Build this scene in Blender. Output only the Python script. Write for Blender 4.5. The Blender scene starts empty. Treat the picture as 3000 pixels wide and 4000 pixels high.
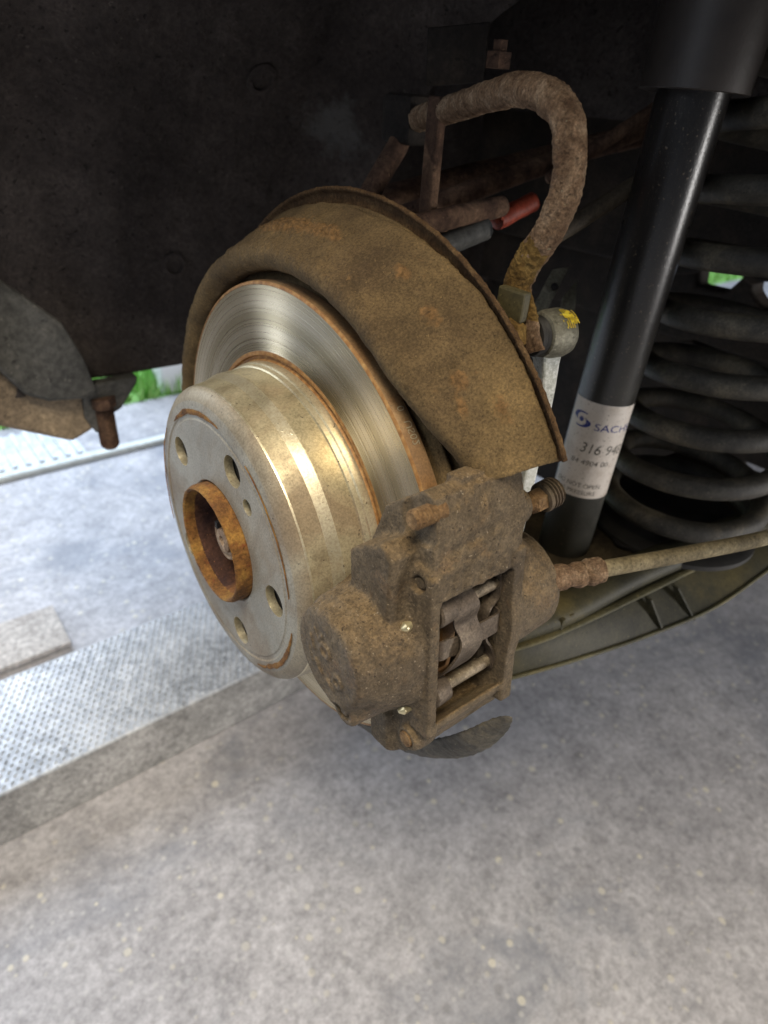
import bpy, bmesh, math, random
import numpy as np
from mathutils import Vector, Matrix, noise as mnoise
random.seed(3); np.random.seed(3)
S = 0.001                                   # the model is laid out in millimetres, axle centre = origin
sc = bpy.context.scene
C = sc.collection
PI = math.pi
R = math.radians

# ------------------------------------------------------------------ camera
cam = bpy.data.cameras.new('camera'); camo = bpy.data.objects.new('camera', cam); C.objects.link(camo)
right = Vector((-0.78729965, 0.6130564, 0.0657351)); down = Vector((0.29573821, 0.46902571, -0.83219817)); fwd = Vector((-0.54101587, -0.63574895, -0.55056798))
M = Matrix((right, -down, -fwd)).transposed().to_4x4()
M.translation = Vector((114.2287, 267.3529, 210.0406)) * S
camo.matrix_world = M
cam.sensor_fit = 'VERTICAL'; cam.sensor_height = 36; cam.sensor_width = 27
cam.lens = 2507.344 / 4000 * 36
cam.clip_start = 0.01; cam.clip_end = 60
cam.dof.use_dof = True; cam.dof.focus_distance = 0.285; cam.dof.aperture_fstop = 9.5
sc.camera = camo

# ------------------------------------------------------------------ world and lamps (inside a garage, door open)
w = bpy.data.worlds.new('World'); sc.world = w; w.use_nodes = True
bg = w.node_tree.nodes['Background']; bg.inputs[0].default_value = (0.74, 0.82, 1.0, 1); bg.inputs[1].default_value = 0.07
def area(name, loc, target, sx, sy, power, col):
    l = bpy.data.lights.new(name, 'AREA'); l.shape = 'RECTANGLE'; l.size = sx; l.size_y = sy; l.energy = power; l.color = col
    o = bpy.data.objects.new(name, l); C.objects.link(o); o.location = loc
    o.rotation_euler = (Vector(target) - Vector(loc)).to_track_quat('-Z', 'Y').to_euler()
    return o
area('outside_daylight', (-0.6, -4.2, 3.2), (-0.2, -1.6, -0.65), 5.0, 2.2, 560, (0.70, 0.83, 1.0))
area('door_daylight', (1.5, -3.3, 0.9), (0.1, -0.4, -0.4), 1.0, 1.8, 50, (0.80, 0.89, 1.0))
area('ceiling_lamp', (0.50, 0.70, 1.75), (-0.05, 0.05, 0.0), 0.9, 0.6, 50, (1.0, 0.88, 0.69))
area('side_fill', (3.4, 0.5, 1.9), (0.0, 0.3, -0.5), 2.2, 1.8, 40, (0.80, 0.88, 1.0))  # added cool fill for hat face and floor, no real opening there
area('back_window', (-1.80, 2.6, 0.05), (-0.28, 0.03, 0.05), 0.55, 1.3, 62, (1.0, 0.97, 0.94))
sc.view_settings.view_transform = 'Standard'; sc.view_settings.look = 'None'
sc.view_settings.exposure = 0.0; sc.view_settings.gamma = 1.0; sc.view_settings.use_curve_mapping = False

# ------------------------------------------------------------------ materials
MATS = {}
class NT:
    def __init__(s, name):
        s.m = bpy.data.materials.new(name); s.m.use_nodes = True; s.t = s.m.node_tree; s.n = s.t.nodes; s.l = s.t.links
        s.b = s.n['Principled BSDF']; s.tc = s.n.new('ShaderNodeTexCoord'); MATS[name] = s.m
    def noise(s, scale, detail=6, rough=.6, vec=None, dist=0):
        n = s.n.new('ShaderNodeTexNoise'); n.inputs['Scale'].default_value = scale; n.inputs['Detail'].default_value = detail
        n.inputs['Roughness'].default_value = rough; n.inputs['Distortion'].default_value = dist
        s.l.new(vec or s.tc.outputs['Object'], n.inputs['Vector']); return n.outputs['Fac']
    def voro(s, scale, feature='F1', vec=None):
        n = s.n.new('ShaderNodeTexVoronoi'); n.feature = feature; n.inputs['Scale'].default_value = scale
        s.l.new(vec or s.tc.outputs['Object'], n.inputs['Vector']); return n
    def ramp(s, fac, stops, interp='LINEAR'):
        r = s.n.new('ShaderNodeValToRGB'); r.color_ramp.interpolation = interp; e = r.color_ramp.elements
        while len(e) < len(stops): e.new(.5)
        for k, (p, c) in enumerate(stops):
            e[k].position = p
            if not hasattr(c, '__len__'): c = (c, c, c)
            e[k].color = (*c[:3], 1)
        s.l.new(fac, r.inputs[0]); return r.outputs[0]
    def mix(s, fac, a, b, mode='MIX'):
        m = s.n.new('ShaderNodeMix'); m.data_type = 'RGBA'; m.blend_type = mode
        for sock, v in ((m.inputs[0], fac), (m.inputs[6], a), (m.inputs[7], b)):
            if hasattr(v, 'links') or isinstance(v, bpy.types.NodeSocket): s.l.new(v, sock)
            elif hasattr(v, '__len__'): sock.default_value = (*v[:3], 1)
            else: sock.default_value = v if sock == m.inputs[0] else (v, v, v, 1)
        return m.outputs[2]
    def math(s, op, a, b=0.0, c=None):
        m = s.n.new('ShaderNodeMath'); m.operation = op
        for k, v in enumerate((a, b) if c is None else (a, b, c)):
            if isinstance(v, bpy.types.NodeSocket): s.l.new(v, m.inputs[k])
            else: m.inputs[k].default_value = v
        return m.outputs[0]
    def bump(s, h, strength=.5, dist=.001, prev=None):
        b = s.n.new('ShaderNodeBump'); b.inputs['Strength'].default_value = strength; b.inputs['Distance'].default_value = dist
        s.l.new(h, b.inputs['Height'])
        if prev: s.l.new(prev, b.inputs['Normal'])
        return b.outputs[0]
    def out(s, color=None, rough=None, metal=None, normal=None, **kw):
        for k, v in (('Base Color', color), ('Roughness', rough), ('Metallic', metal), ('Normal', normal)):
            if v is None: continue
            if isinstance(v, bpy.types.NodeSocket): s.l.new(v, s.b.inputs[k])
            elif hasattr(v, '__len__'): s.b.inputs[k].default_value = (*v[:3], 1)
            else: s.b.inputs[k].default_value = v
        for k, v in kw.items(): s.b.inputs[k.replace('_', ' ')].default_value = v
        return s.m
    def sep(s):
        x = s.n.new('ShaderNodeSeparateXYZ'); s.l.new(s.tc.outputs['Object'], x.inputs[0]); return x.outputs

def crust(name, dark, mid, light, rough=.9, scale=55, fine=900, bump=.6, spec=.25, rust=None, rustamt=.6, metal=0.0, gc=.5, mc=.3, dust=None, attr=None):
    """dusty / rusty surface: broad patches, fine grain, dark pits, optional rust blotches"""
    k = NT(name)
    broad = k.noise(scale, 8, .65); grain = k.noise(fine * .62, 5, .75); med = k.noise(scale * 5, 7, .75)
    c = k.ramp(broad, [(.34, dark), (.5, mid), (.66, light)])
    c = k.mix(gc, c, k.ramp(grain, [(.36, .18), (.5, .5), (.64, .85)]), 'OVERLAY')
    c = k.mix(mc, c, k.ramp(med, [(.36, .22), (.64, .78)]), 'OVERLAY')
    if rust:
        c = k.mix(k.ramp(k.noise(scale * 1.7, 8, .75, dist=.4), [(rustamt, 0), (rustamt + .1, .85)]), c, rust)
    if attr:                                   # caked lumps where the mesh carries them
        at = k.n.new('ShaderNodeAttribute'); at.attribute_name = attr[0]
        f_ = k.ramp(k.math('ADD', at.outputs['Fac'], k.math('MULTIPLY', k.math('SUBTRACT', k.noise(210, 6, .75), .5), 1.5)), [(.42, 0), (.75, 1)])
        c = k.mix(k.math('MULTIPLY', f_, .75), c, k.mix(k.ramp(k.noise(420, 5, .7), [(.38, 0), (.62, 1)]), tuple(v * .45 for v in attr[1]), tuple(v * 1.25 for v in attr[1])))
    if dust:                                   # dry dust settled on the upper sides
        ge = k.n.new('ShaderNodeNewGeometry'); sx = k.n.new('ShaderNodeSeparateXYZ'); k.l.new(ge.outputs['Normal'], sx.inputs[0])
        c = k.mix(k.math('MULTIPLY', k.ramp(k.math('ADD', sx.outputs[2], k.math('MULTIPLY', k.math('SUBTRACT', med, .5), 1.2)), [(.25, 0), (1.0, 1)]), .62), c, dust)
    pit = k.ramp(k.noise(fine * .5, 3, .6), [(.64, 0), (.70, 1)])
    c = k.mix(k.math('MULTIPLY', pit, .65), c, tuple(v * .3 for v in dark))
    gl = k.ramp(k.noise(fine * .55, 2, .5), [(.70, 0), (.75, 1)])
    c = k.mix(k.math('MULTIPLY', gl, .4), c, tuple(min(.6, v * 2.2) for v in light))
    h = k.math('ADD', k.math('MULTIPLY', grain, .8), k.math('SUBTRACT', k.math('MULTIPLY', med, 1.2), k.math('MULTIPLY', pit, .5)))
    n = k.bump(h, bump, .0016)
    k.out(c, rough, metal, n, Specular_IOR_Level=spec)
    return k.m

crust('shield_dust', (.058, .038, .019), (.100, .067, .031), (.145, .097, .042), scale=13, fine=1500, bump=.3, rust=(.19, .085, .028), rustamt=.66, gc=.6, mc=.4, attr=('crust', (.165, .092, .036)))
crust('shield_rust', (.075, .040, .018), (.125, .070, .031), (.185, .112, .050), scale=120, fine=1200, bump=1.0)
crust('shield_lump', (.12, .055, .020), (.185, .095, .034), (.26, .15, .06), scale=160, fine=1300, bump=1.0, gc=.7, mc=.4)
k = NT('caliper_crust')
n1 = k.noise(17, 7, .62, dist=.4); n2 = k.noise(60, 8, .72, dist=.2); n3 = k.noise(260, 7, .78); n4 = k.noise(800, 5, .75); n5 = k.noise(34, 7, .7, dist=.6)
c = k.ramp(n1, [(.34, (.080, .058, .036)), (.48, (.113, .083, .050)), (.60, (.138, .103, .063)), (.72, (.168, .122, .070))])
c = k.mix(k.ramp(n2, [(.54, 0), (.70, .55)]), c, (.175, .098, .045))                  # orange rust
c = k.mix(k.ramp(n5, [(.60, 0), (.74, .6)]), c, (.060, .045, .034))                   # grease
ge = k.n.new('ShaderNodeNewGeometry'); sx = k.n.new('ShaderNodeSeparateXYZ'); k.l.new(ge.outputs['Normal'], sx.inputs[0])
up_ = k.ramp(k.math('ADD', sx.outputs[2], k.math('MULTIPLY', k.math('SUBTRACT', n2, .5), 2.2)), [(.30, 0), (.95, .75)])
c = k.mix(up_, c, k.mix(n3, (.135, .088, .041), (.24, .163, .080)))                    # dry dust on upper sides
c = k.mix(.55, c, k.ramp(n3, [(.36, .18), (.5, .5), (.64, .84)]), 'OVERLAY')
c = k.mix(.6, c, k.ramp(n4, [(.36, .2), (.64, .8)]), 'OVERLAY')
pit = k.ramp(k.noise(520, 3, .6), [(.63, 0), (.69, 1)]); c = k.mix(k.math('MULTIPLY', pit, .75), c, (.022, .014, .010))
gl = k.ramp(k.noise(640, 2, .5), [(.69, 0), (.73, 1)]); c = k.mix(k.math('MULTIPLY', gl, .55), c, (.42, .34, .24))
h = k.math('ADD', k.math('MULTIPLY', n3, 1.3), k.math('SUBTRACT', k.math('MULTIPLY', n4, .7), k.math('MULTIPLY', pit, .7)))
k.out(c, k.ramp(n5, [(.4, .85), (.68, .5)]), .1, k.bump(h, .8, .0015), Specular_IOR_Level=.35)
crust('caliper_bolt', (.10, .055, .025), (.17, .10, .045), (.26, .165, .08), scale=120, fine=1500, bump=.5, metal=.15, rough=.75)
crust('bar_rust', (.125, .072, .040), (.235, .148, .086), (.37, .26, .165), scale=110, fine=1200, bump=1.0, rust=(.24, .125, .045), rustamt=.64, gc=.6, mc=.5)
crust('bar_crust', (.16, .088, .024), (.25, .150, .042), (.33, .215, .070), scale=110, fine=700, bump=1.3, rust=(.22, .075, .015), rustamt=.58)
crust('hub_rust', (.085, .036, .012), (.19, .088, .022), (.30, .165, .038), scale=85, fine=900, bump=.5, rough=.75, rust=(.17, .05, .016), rustamt=.57)
crust('hub_dark', (.030, .015, .014), (.07, .032, .020), (.20, .085, .026), scale=40, fine=900, bump=.4, rough=.8)
crust('nut_tan', (.16, .10, .06), (.28, .19, .12), (.38, .28, .19), scale=70, fine=1200, bump=.3, rough=.6, metal=.25)
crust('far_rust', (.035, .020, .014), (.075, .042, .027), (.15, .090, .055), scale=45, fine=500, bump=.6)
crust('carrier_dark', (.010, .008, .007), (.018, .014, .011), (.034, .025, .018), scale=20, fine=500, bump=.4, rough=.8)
crust('arm_dirt', (.030, .023, .016), (.060, .046, .029), (.11, .085, .048), scale=24, fine=700, bump=.4, rough=.7)
crust('guard_plastic', (.026, .025, .017), (.055, .050, .029), (.125, .100, .040), scale=9, fine=900, bump=.15, rough=.55, gc=.3, mc=.2)
crust('guard_edge', (.060, .055, .032), (.11, .10, .055), (.20, .165, .075), scale=12, fine=700, bump=.2, rough=.55, gc=.3, mc=.2)
crust('hose_rubber', (.095, .075, .042), (.165, .130, .070), (.25, .205, .12), scale=35, fine=800, bump=.3, rough=.75)
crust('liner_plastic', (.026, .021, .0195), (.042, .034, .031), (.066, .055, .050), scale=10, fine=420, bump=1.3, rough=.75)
def liner_dust_light():  # grey dust patch; light on the turned-in inner edge is put into it
    k = NT('liner_dust_lit'); m = MATS['liner_plastic'].copy(); m.name = 'liner_dust_lit'; MATS['liner_dust_lit'] = m
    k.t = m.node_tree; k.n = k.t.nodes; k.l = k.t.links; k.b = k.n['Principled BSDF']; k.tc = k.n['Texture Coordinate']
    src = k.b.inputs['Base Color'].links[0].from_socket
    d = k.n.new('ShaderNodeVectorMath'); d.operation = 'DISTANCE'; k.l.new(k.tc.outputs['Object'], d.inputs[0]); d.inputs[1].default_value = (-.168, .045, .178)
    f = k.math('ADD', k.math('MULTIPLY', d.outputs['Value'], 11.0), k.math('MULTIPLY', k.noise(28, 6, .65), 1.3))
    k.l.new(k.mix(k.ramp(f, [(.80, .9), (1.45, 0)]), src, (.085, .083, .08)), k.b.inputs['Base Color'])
liner_dust_light()
crust('sill_grey', (.040, .040, .038), (.062, .061, .056), (.085, .08, .07), scale=12, fine=300, bump=.25, rough=.65)
crust('sill_paint', (.085, .065, .045), (.16, .122, .082), (.27, .205, .13), scale=9, fine=500, bump=.3, rough=.6)
crust('undercoat', (.10, .10, .095), (.17, .165, .155), (.25, .24, .22), scale=30, fine=400, bump=1.0)
crust('link_alu', (.12, .112, .082), (.175, .165, .122), (.25, .235, .18), scale=40, fine=900, bump=.2, rough=.5, metal=.35)
crust('yellow_paint', (.38, .27, .02), (.58, .42, .03), (.68, .52, .06), scale=150, fine=900, bump=.4, rough=.6)
crust('white_paint', (.50, .52, .48), (.62, .64, .60), (.7, .72, .68), scale=60, fine=900, bump=.15, rough=.5)
crust('link_white', (.46, .47, .42), (.58, .59, .54), (.68, .69, .64), scale=40, fine=900, bump=.2, rough=.5)
crust('red_paint', (.16, .028, .014), (.25, .045, .024), (.30, .07, .04), scale=30, fine=600, bump=.2, rough=.5)
crust('pin_steel', (.10, .08, .055), (.20, .16, .11), (.32, .27, .19), scale=90, fine=1100, bump=.3, rough=.5, metal=.5)
crust('spring_clip', (.055, .042, .031), (.095, .073, .054), (.15, .12, .09), scale=60, fine=1200, bump=.25, rough=.55, metal=.35)
crust('coil_black', (.022, .019, .015), (.055, .048, .036), (.13, .108, .072), scale=30, fine=900, bump=.4, rough=.55, spec=.4)
crust('rubber_cap', (.045, .032, .02), (.075, .052, .033), (.12, .09, .055), scale=60, fine=900, bump=.2, rough=.7)
crust('ramp_metal', (.40, .42, .45), (.52, .54, .57), (.64, .66, .69), scale=9, fine=220, bump=.1, rough=.5, metal=.25)
crust('ramp_shaded', (.22, .215, .21), (.30, .295, .285), (.39, .38, .37), scale=9, fine=220, bump=.2, rough=.7, metal=.1)  # darker copy of ramp_metal: the front side's shade put into the colour
crust('board_rust', (.36, .32, .29), (.44, .40, .365), (.52, .48, .44), scale=7, fine=200, bump=.2, rough=.8)

k = NT('brass_pin'); k.out((.62, .54, .33), .35, .8)
k = NT('dark_gap'); k.out((.012, .010, .009), .9)
k = NT('black_rubber'); k.out(k.ramp(k.noise(60, 5), [(.3, (.012, .011, .010)), (.7, (.03, .027, .023))]), .6)
k = NT('white_wall'); k.out(k.ramp(k.noise(3, 4), [(.3, (.75, .77, .8)), (.7, (.82, .83, .85))]), .8)

# machined brake disc face: concentric scoring, anisotropic
k = NT('disc_face')
o = k.sep(); rad = k.math('SQRT', k.math('ADD', k.math('MULTIPLY', o[1], o[1]), k.math('MULTIPLY', o[2], o[2])))
def rnoise(k, rad, scale, detail=3):
    n = k.n.new('ShaderNodeTexNoise'); n.noise_dimensions = '1D'; n.inputs['Scale'].default_value = scale; n.inputs['Detail'].default_value = detail
    k.l.new(rad, n.inputs['W']); return n.outputs['Fac']
sc1 = rnoise(k, rad, 900, 4); sc2 = rnoise(k, rad, 130, 2)
tan = k.n.new('ShaderNodeTangent'); tan.direction_type = 'RADIAL'; tan.axis = 'X'; k.l.new(tan.outputs[0], k.b.inputs['Tangent'])
col = k.mix(k.ramp(sc2, [(.35, 0), (.65, 1)]), (.41, .34, .22), (.52, .44, .31))
k.out(col, k.ramp(sc1, [(.3, .24), (.7, .34)]), 1.0, k.bump(sc1, .05, .0003), Anisotropic=.97, Anisotropic_Rotation=.25)

def cast(name, a, b, c, rough, metal, dirt):
    k = NT(name)
    n1 = k.noise(24, 8, .66, dist=.35); n2 = k.noise(900, 4, .65); n3 = k.noise(13, 7, .62, dist=.5)
    col = k.ramp(n1, [(.34, a), (.5, b), (.66, c)])
    smear = k.ramp(n3, [(.47, 0), (.62, dirt)])
    col = k.mix(smear, col, (.15, .098, .056))
    film = k.ramp(k.noise(70, 7, .7), [(.52, 0), (.66, dirt * .6)])
    col = k.mix(film, col, (.20, .145, .085))
    spk = k.math('MAXIMUM', k.ramp(k.noise(430, 2, .5), [(.70, 0), (.73, 1)]), k.math('MULTIPLY', k.ramp(k.noise(900, 2, .5), [(.67, 0), (.72, 1)]), .5))
    col = k.mix(k.math('MULTIPLY', spk, .75), col, (.06, .045, .032))
    col = k.mix(.45, col, k.ramp(n2, [(.36, .25), (.64, .75)]), 'OVERLAY')
    ro = k.math('ADD', k.math('ADD', k.math('MULTIPLY', n1, .2), k.math('MULTIPLY', smear, .3)), rough)
    me = k.math('MULTIPLY', k.math('SUBTRACT', 1.0, k.math('MULTIPLY', smear, .7)), metal)
    k.out(col, ro, me, k.bump(k.math('ADD', k.math('MULTIPLY', n2, .5), spk), .2, .0006))
cast('hat_side', (.30, .255, .165), (.46, .40, .26), (.56, .50, .34), .26, .62, .75)
cast('hat_bright', (.52, .46, .30), (.66, .59, .42), (.72, .66, .5), .22, .75, .25)
cast('hat_face', (.215, .195, .150), (.275, .255, .205), (.325, .305, .25), .40, .30, .62)
cast('hat_fillet', (.20, .165, .11), (.28, .24, .17), (.33, .29, .21), .42, .30, .6)
cast('disc_rim', (.20, .10, .038), (.30, .17, .075), (.40, .27, .14), .38, .35, .6)
k = NT('disc_lip_rust')
k.out(k.ramp(k.noise(300, 5), [(.3, (.17, .075, .020)), (.5, (.30, .145, .040)), (.7, (.42, .25, .09))]), .55, .3, k.bump(k.noise(1200, 3), .4, .0005))

# gloss black shock tube with speckled dust growing denser low down
k = NT('shock_black')
o = k.sep()
low = k.ramp(o[2], [(-.06, 1), (.10, 0)]); low.node.color_ramp.elements[0].position = 0.0
mp = k.n.new('ShaderNodeMapRange'); mp.inputs[1].default_value = .055; mp.inputs[2].default_value = .20; mp.inputs[3].default_value = .75; mp.inputs[4].default_value = .02
k.l.new(o[2], mp.inputs[0])
dust = k.math('MULTIPLY', mp.outputs[0], k.ramp(k.noise(40, 6), [(.3, .35), (.7, 1)]))
spk = k.math('MAXIMUM', k.ramp(k.noise(420, 2, .5), [(.675, 0), (.715, 1)]), k.math('MULTIPLY', k.ramp(k.noise(1100, 2, .5), [(.66, 0), (.70, 1)]), .5))
col = k.mix(dust, (.012, .011, .0105), (.060, .058, .044))
col = k.mix(k.math('MULTIPLY', spk, .55), col, (.16, .12, .08))
ro = k.math('ADD', k.math('MULTIPLY', dust, .42), .27)
k.out(col, ro, 0.0, k.bump(k.math('ADD', k.noise(700, 3), k.math('MULTIPLY', spk, 2)), .16, .0005), Specular_IOR_Level=.55)
k = NT('dust_tube'); k.out(k.ramp(k.noise(30, 6), [(.3, (.020, .016, .014)), (.7, (.045, .036, .030))]), .5, 0, k.bump(k.noise(500, 4), .2, .0006))
# sticker
k = NT('sticker_white')
col = k.ramp(k.noise(25, 5), [(.3, (.60, .53, .46)), (.7, (.72, .66, .59))])
col = k.mix(k.ramp(k.noise(650, 3, .6), [(.62, 0), (.70, .8)]), col, (.14, .10, .07))
col = k.mix(k.ramp(k.noise(60, 6, .7), [(.5, 0), (.7, .45)]), col, (.33, .25, .17))
k.out(col, .55, 0)
k = NT('ink_blue'); k.out(k.mix(k.ramp(k.noise(700, 3), [(.62, 0), (.68, 1)]), (.020, .032, .20), (.5, .45, .4)), .5)
k = NT('ink_grey'); k.out(k.mix(k.ramp(k.noise(900, 3), [(.55, 0), (.66, 1)]), (.07, .065, .05), (.5, .44, .38)), .6)
k = NT('ink_faint'); k.out(k.mix(k.ramp(k.noise(900, 3), [(.55, 0), (.68, 1)]), (.10, .09, .07), (.52, .46, .40)), .6)

# concrete floor
k = NT('concrete')
b1 = k.noise(2.2, 6, .6, dist=.3); b2 = k.noise(22, 7, .7); g = k.noise(130, 6, .75)
col = k.ramp(b1, [(.3, (.35, .34, .35)), (.5, (.42, .405, .415)), (.72, (.49, .475, .485))])
col = k.mix(.4, col, k.ramp(b2, [(.34, .25), (.66, .75)]), 'OVERLAY')
col = k.mix(.38, col, k.ramp(g, [(.36, .15), (.5, .5), (.64, .85)]), 'OVERLAY')
col = k.mix(k.ramp(k.noise(3.6, 6, .65, dist=.6), [(.50, 0), (.64, .62)]), col, (.215, .228, .26))
def pebbles(col, scale, lo, hi, tint, amt, edge=.06):
    vo = k.voro(scale); sp = k.n.new('ShaderNodeSeparateColor'); k.l.new(vo.outputs['Color'], sp.inputs[0])
    size = k.math('MULTIPLY', k.math('POWER', sp.outputs[0], 1.7), .40)                       # every stone its own size, many of them none
    f_ = k.math('DIVIDE', k.math('SUBTRACT', k.math('SUBTRACT', size, k.math('MULTIPLY', k.noise(scale * 4, 3), .05)), vo.outputs['Distance']), edge)
    f_ = k.math('MULTIPLY', k.math('MINIMUM', k.math('MAXIMUM', f_, 0), 1), amt)
    return k.mix(f_, col, k.mix(sp.outputs[1], lo, hi)), f_
col, p1 = pebbles(col, 62, (.48, .46, .44), (.74, .69, .56), None, .75, .09)
col, p2 = pebbles(col, 95, (.46, .46, .47), (.66, .64, .60), None, .5, .10)
col, p3 = pebbles(col, 48, (.15, .15, .155), (.22, .21, .20), None, .38, .16)
crk = k.voro(2.1, 'DISTANCE_TO_EDGE', None)
k.out(col, .82, 0, k.bump(k.math('ADD', g, k.math('SUBTRACT', p1, p3)), .5, .002))
k = NT('grass_green'); k.out(k.ramp(k.noise(6, 5), [(.3, (.20, .44, .09)), (.7, (.30, .54, .15))]), .7)

# ------------------------------------------------------------------ object helpers
BASE = {}
def empty(name, loc=(0, 0, 0)):
    o = bpy.data.objects.new(name, None); o.empty_display_size = .02; C.objects.link(o)
    o.location = Vector(loc) * S; BASE[o] = Vector(loc); return o
def tag(o, label=None, cat=None, group=None, kind=None):
    if label: o['label'] = label
    if cat: o['category'] = cat
    if group: o['group'] = group
    if kind: o['kind'] = kind
    return o
def thing(name, label, cat, loc=(0, 0, 0), group=None):
    return tag(empty(name, loc), label, cat, group)
def base_of(o):
    return BASE.get(o, Vector((0, 0, 0)))
def obj(name, geo, mats, parent=None, smooth=True, midx=None, bevel=0):
    """geo = (verts in mm, faces); a child keeps its thing's origin"""
    v, f = geo[0], geo[1]
    b = base_of(parent) if parent else Vector((0, 0, 0))
    me = bpy.data.meshes.new(name)
    vv = (np.asarray(v, dtype=float) - np.array(b)) * S
    me.from_pydata(vv.tolist(), [], [list(map(int, q)) for q in f]); me.validate()
    if isinstance(mats, str): mats = [mats]
    for m in mats: me.materials.append(MATS[m])
    if midx is not None: me.polygons.foreach_set('material_index', list(midx))
    if smooth:
        me.polygons.foreach_set('use_smooth', [True] * len(me.polygons))
        if smooth == 'auto': me.set_sharp_from_angle(angle=R(38))
    o = bpy.data.objects.new(name, me); C.objects.link(o)
    if parent: o.parent = parent
    BASE[o] = b
    if bevel:
        bv = o.modifiers.new('bevel', 'BEVEL'); bv.width = bevel * S; bv.segments = 2; bv.limit_method = 'ANGLE'
    return o
def join(*gs):
    V, F = [], []; n = 0
    for g in gs:
        v = np.asarray(g[0], float); V.append(v); F += [[i + n for i in f] for f in g[1]]; n += len(v)
    return np.concatenate(V), F
def box(c, h, rot=None):
    v = np.array([[x, y, z] for x in (-1, 1) for y in (-1, 1) for z in (-1, 1)], float) * np.array(h)
    if rot is not None: v = v @ np.array(rot.to_3x3()).T
    return v + np.array(c), [[0, 1, 3, 2], [4, 6, 7, 5], [0, 4, 5, 1], [2, 3, 7, 6], [0, 2, 6, 4], [1, 5, 7, 3]]
def lathe(prof, n=192, a0=0, a1=360, closed=False):
    """revolve (x, r) profile round the axle (x axis); angle from +y to +z"""
    full = abs(a1 - a0) >= 359.9
    m = n if full else n + 1
    A = np.radians(np.linspace(a0, a1, n + 1)[:m]); P = np.asarray(prof, float); k = len(P)
    v = np.stack([np.repeat(P[None, :, 0], m, 0), P[None, :, 1] * np.cos(A)[:, None], P[None, :, 1] * np.sin(A)[:, None]], 2).reshape(-1, 3)
    f, mi = [], []
    for i in range(n):
        j = (i + 1) % m
        for s in range(k if closed else k - 1):
            t = (s + 1) % k
            f.append([i * k + s, i * k + t, j * k + t, j * k + s]); mi.append(s)
    if not full and closed:
        f.append(list(range(k))[::-1]); mi.append(0); f.append([n * k + s for s in range(k)]); mi.append(0)
    return v, f, mi
def frame_to(axis):
    a = Vector(axis).normalized(); u = a.orthogonal().normalized(); w_ = a.cross(u); return a, u, w_
def lathe_axis(prof, origin, axis, n=48, caps=True, ref=None):
    """revolve (s, r) profile round an arbitrary axis"""
    a, u, w_ = frame_to(axis)
    if ref is not None:
        u = (Vector(ref) - Vector(ref).dot(a) * a).normalized(); w_ = a.cross(u)
    v, f = [], []
    k = len(prof)
    for i in range(n):
        t = 2 * PI * i / n
        for s, r in prof: v.append(Vector(origin) + a * s + (u * math.cos(t) + w_ * math.sin(t)) * r)
    for i in range(n):
        j = (i + 1) % n
        for s in range(k - 1): f.append([i * k + s, j * k + s, j * k + s + 1, i * k + s + 1])
    if caps:
        f.append([i * k for i in range(n)][::-1]); f.append([i * k + k - 1 for i in range(n)])
    return np.array([tuple(q) for q in v]), f
def spline(pts, n):
    P = [np.array(p, float) for p in pts]; P = [2 * P[0] - P[1]] + P + [2 * P[-1] - P[-2]]
    out = []; segs = len(P) - 3
    for i in range(n):
        u = i / (n - 1) * segs; s = min(int(u), segs - 1); t = u - s
        p0, p1, p2, p3 = P[s:s + 4]
        out.append(.5 * ((2 * p1) + (-p0 + p2) * t + (2 * p0 - 5 * p1 + 4 * p2 - p3) * t * t + (-p0 + 3 * p1 - 3 * p2 + p3) * t ** 3))
    return np.array(out)
def tube(path, rad, nseg=24, caps=True, ref=(0, 0, 1)):
    """rad: number, or f(u) -> (ru, rw)"""
    path = np.asarray(path); n = len(path); v = []; f = []
    tng = np.gradient(path, axis=0); tng /= np.linalg.norm(tng, axis=1)[:, None]
    u = Vector(ref); 
    for i in range(n):
        t = Vector(tng[i]); u = (u - u.dot(t) * t).normalized(); w_ = t.cross(u)
        rr = rad(i / (n - 1)) if callable(rad) else rad
        if not hasattr(rr, '__len__'): rr = (rr, rr)
        for s in range(nseg):
            a = 2 * PI * s / nseg; q = Vector(path[i]) + u * (math.cos(a) * rr[0]) + w_ * (math.sin(a) * rr[1]); v.append(tuple(q))
    for i in range(n - 1):
        for s in range(nseg):
            t = (s + 1) % nseg; f.append([i * nseg + s, i * nseg + t, (i + 1) * nseg + t, (i + 1) * nseg + s])
    if caps: f.append(list(range(nseg))[::-1]); f.append([(n - 1) * nseg + s for s in range(nseg)])
    return np.array(v), f
def prism(poly, ax_u, ax_v, ax_n, origin, d0, d1):
    """polygon (u, v) extruded along ax_n between d0 and d1"""
    U_, V_, N_, O = map(lambda a: np.array(a, float), (ax_u, ax_v, ax_n, origin)); n = len(poly)
    v = [O + U_ * p[0] + V_ * p[1] + N_ * d for d in (d0, d1) for p in poly]
    f = [list(range(n)), list(range(n, 2 * n))[::-1]] + [[i, i + n, (i + 1) % n + n, (i + 1) % n] for i in range(n)]
    return np.array(v), f
def roughen(geo, amp, scale, seed=0, octs=3, ridged=False, mask=None):
    v = np.asarray(geo[0], float); f = geo[1]
    me = bpy.data.meshes.new('tmp'); me.from_pydata(v.tolist(), [], f)
    nr = np.zeros(len(v) * 3); me.vertices.foreach_get('normal', nr); nr = nr.reshape(-1, 3); bpy.data.meshes.remove(me)
    d = np.zeros(len(v))
    for i, p in enumerate(v):
        q = Vector(p) * scale + Vector((seed * 7.3, seed * 3.1, seed))
        d[i] = mnoise.fractal(q, 1.0, 2.1, octs)
    if ridged: d = 1 - 2 * np.abs(d)
    if mask is not None: d = d * mask(v)
    return (v + nr * (d * amp)[:, None],) + tuple(geo[1:])
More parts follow.
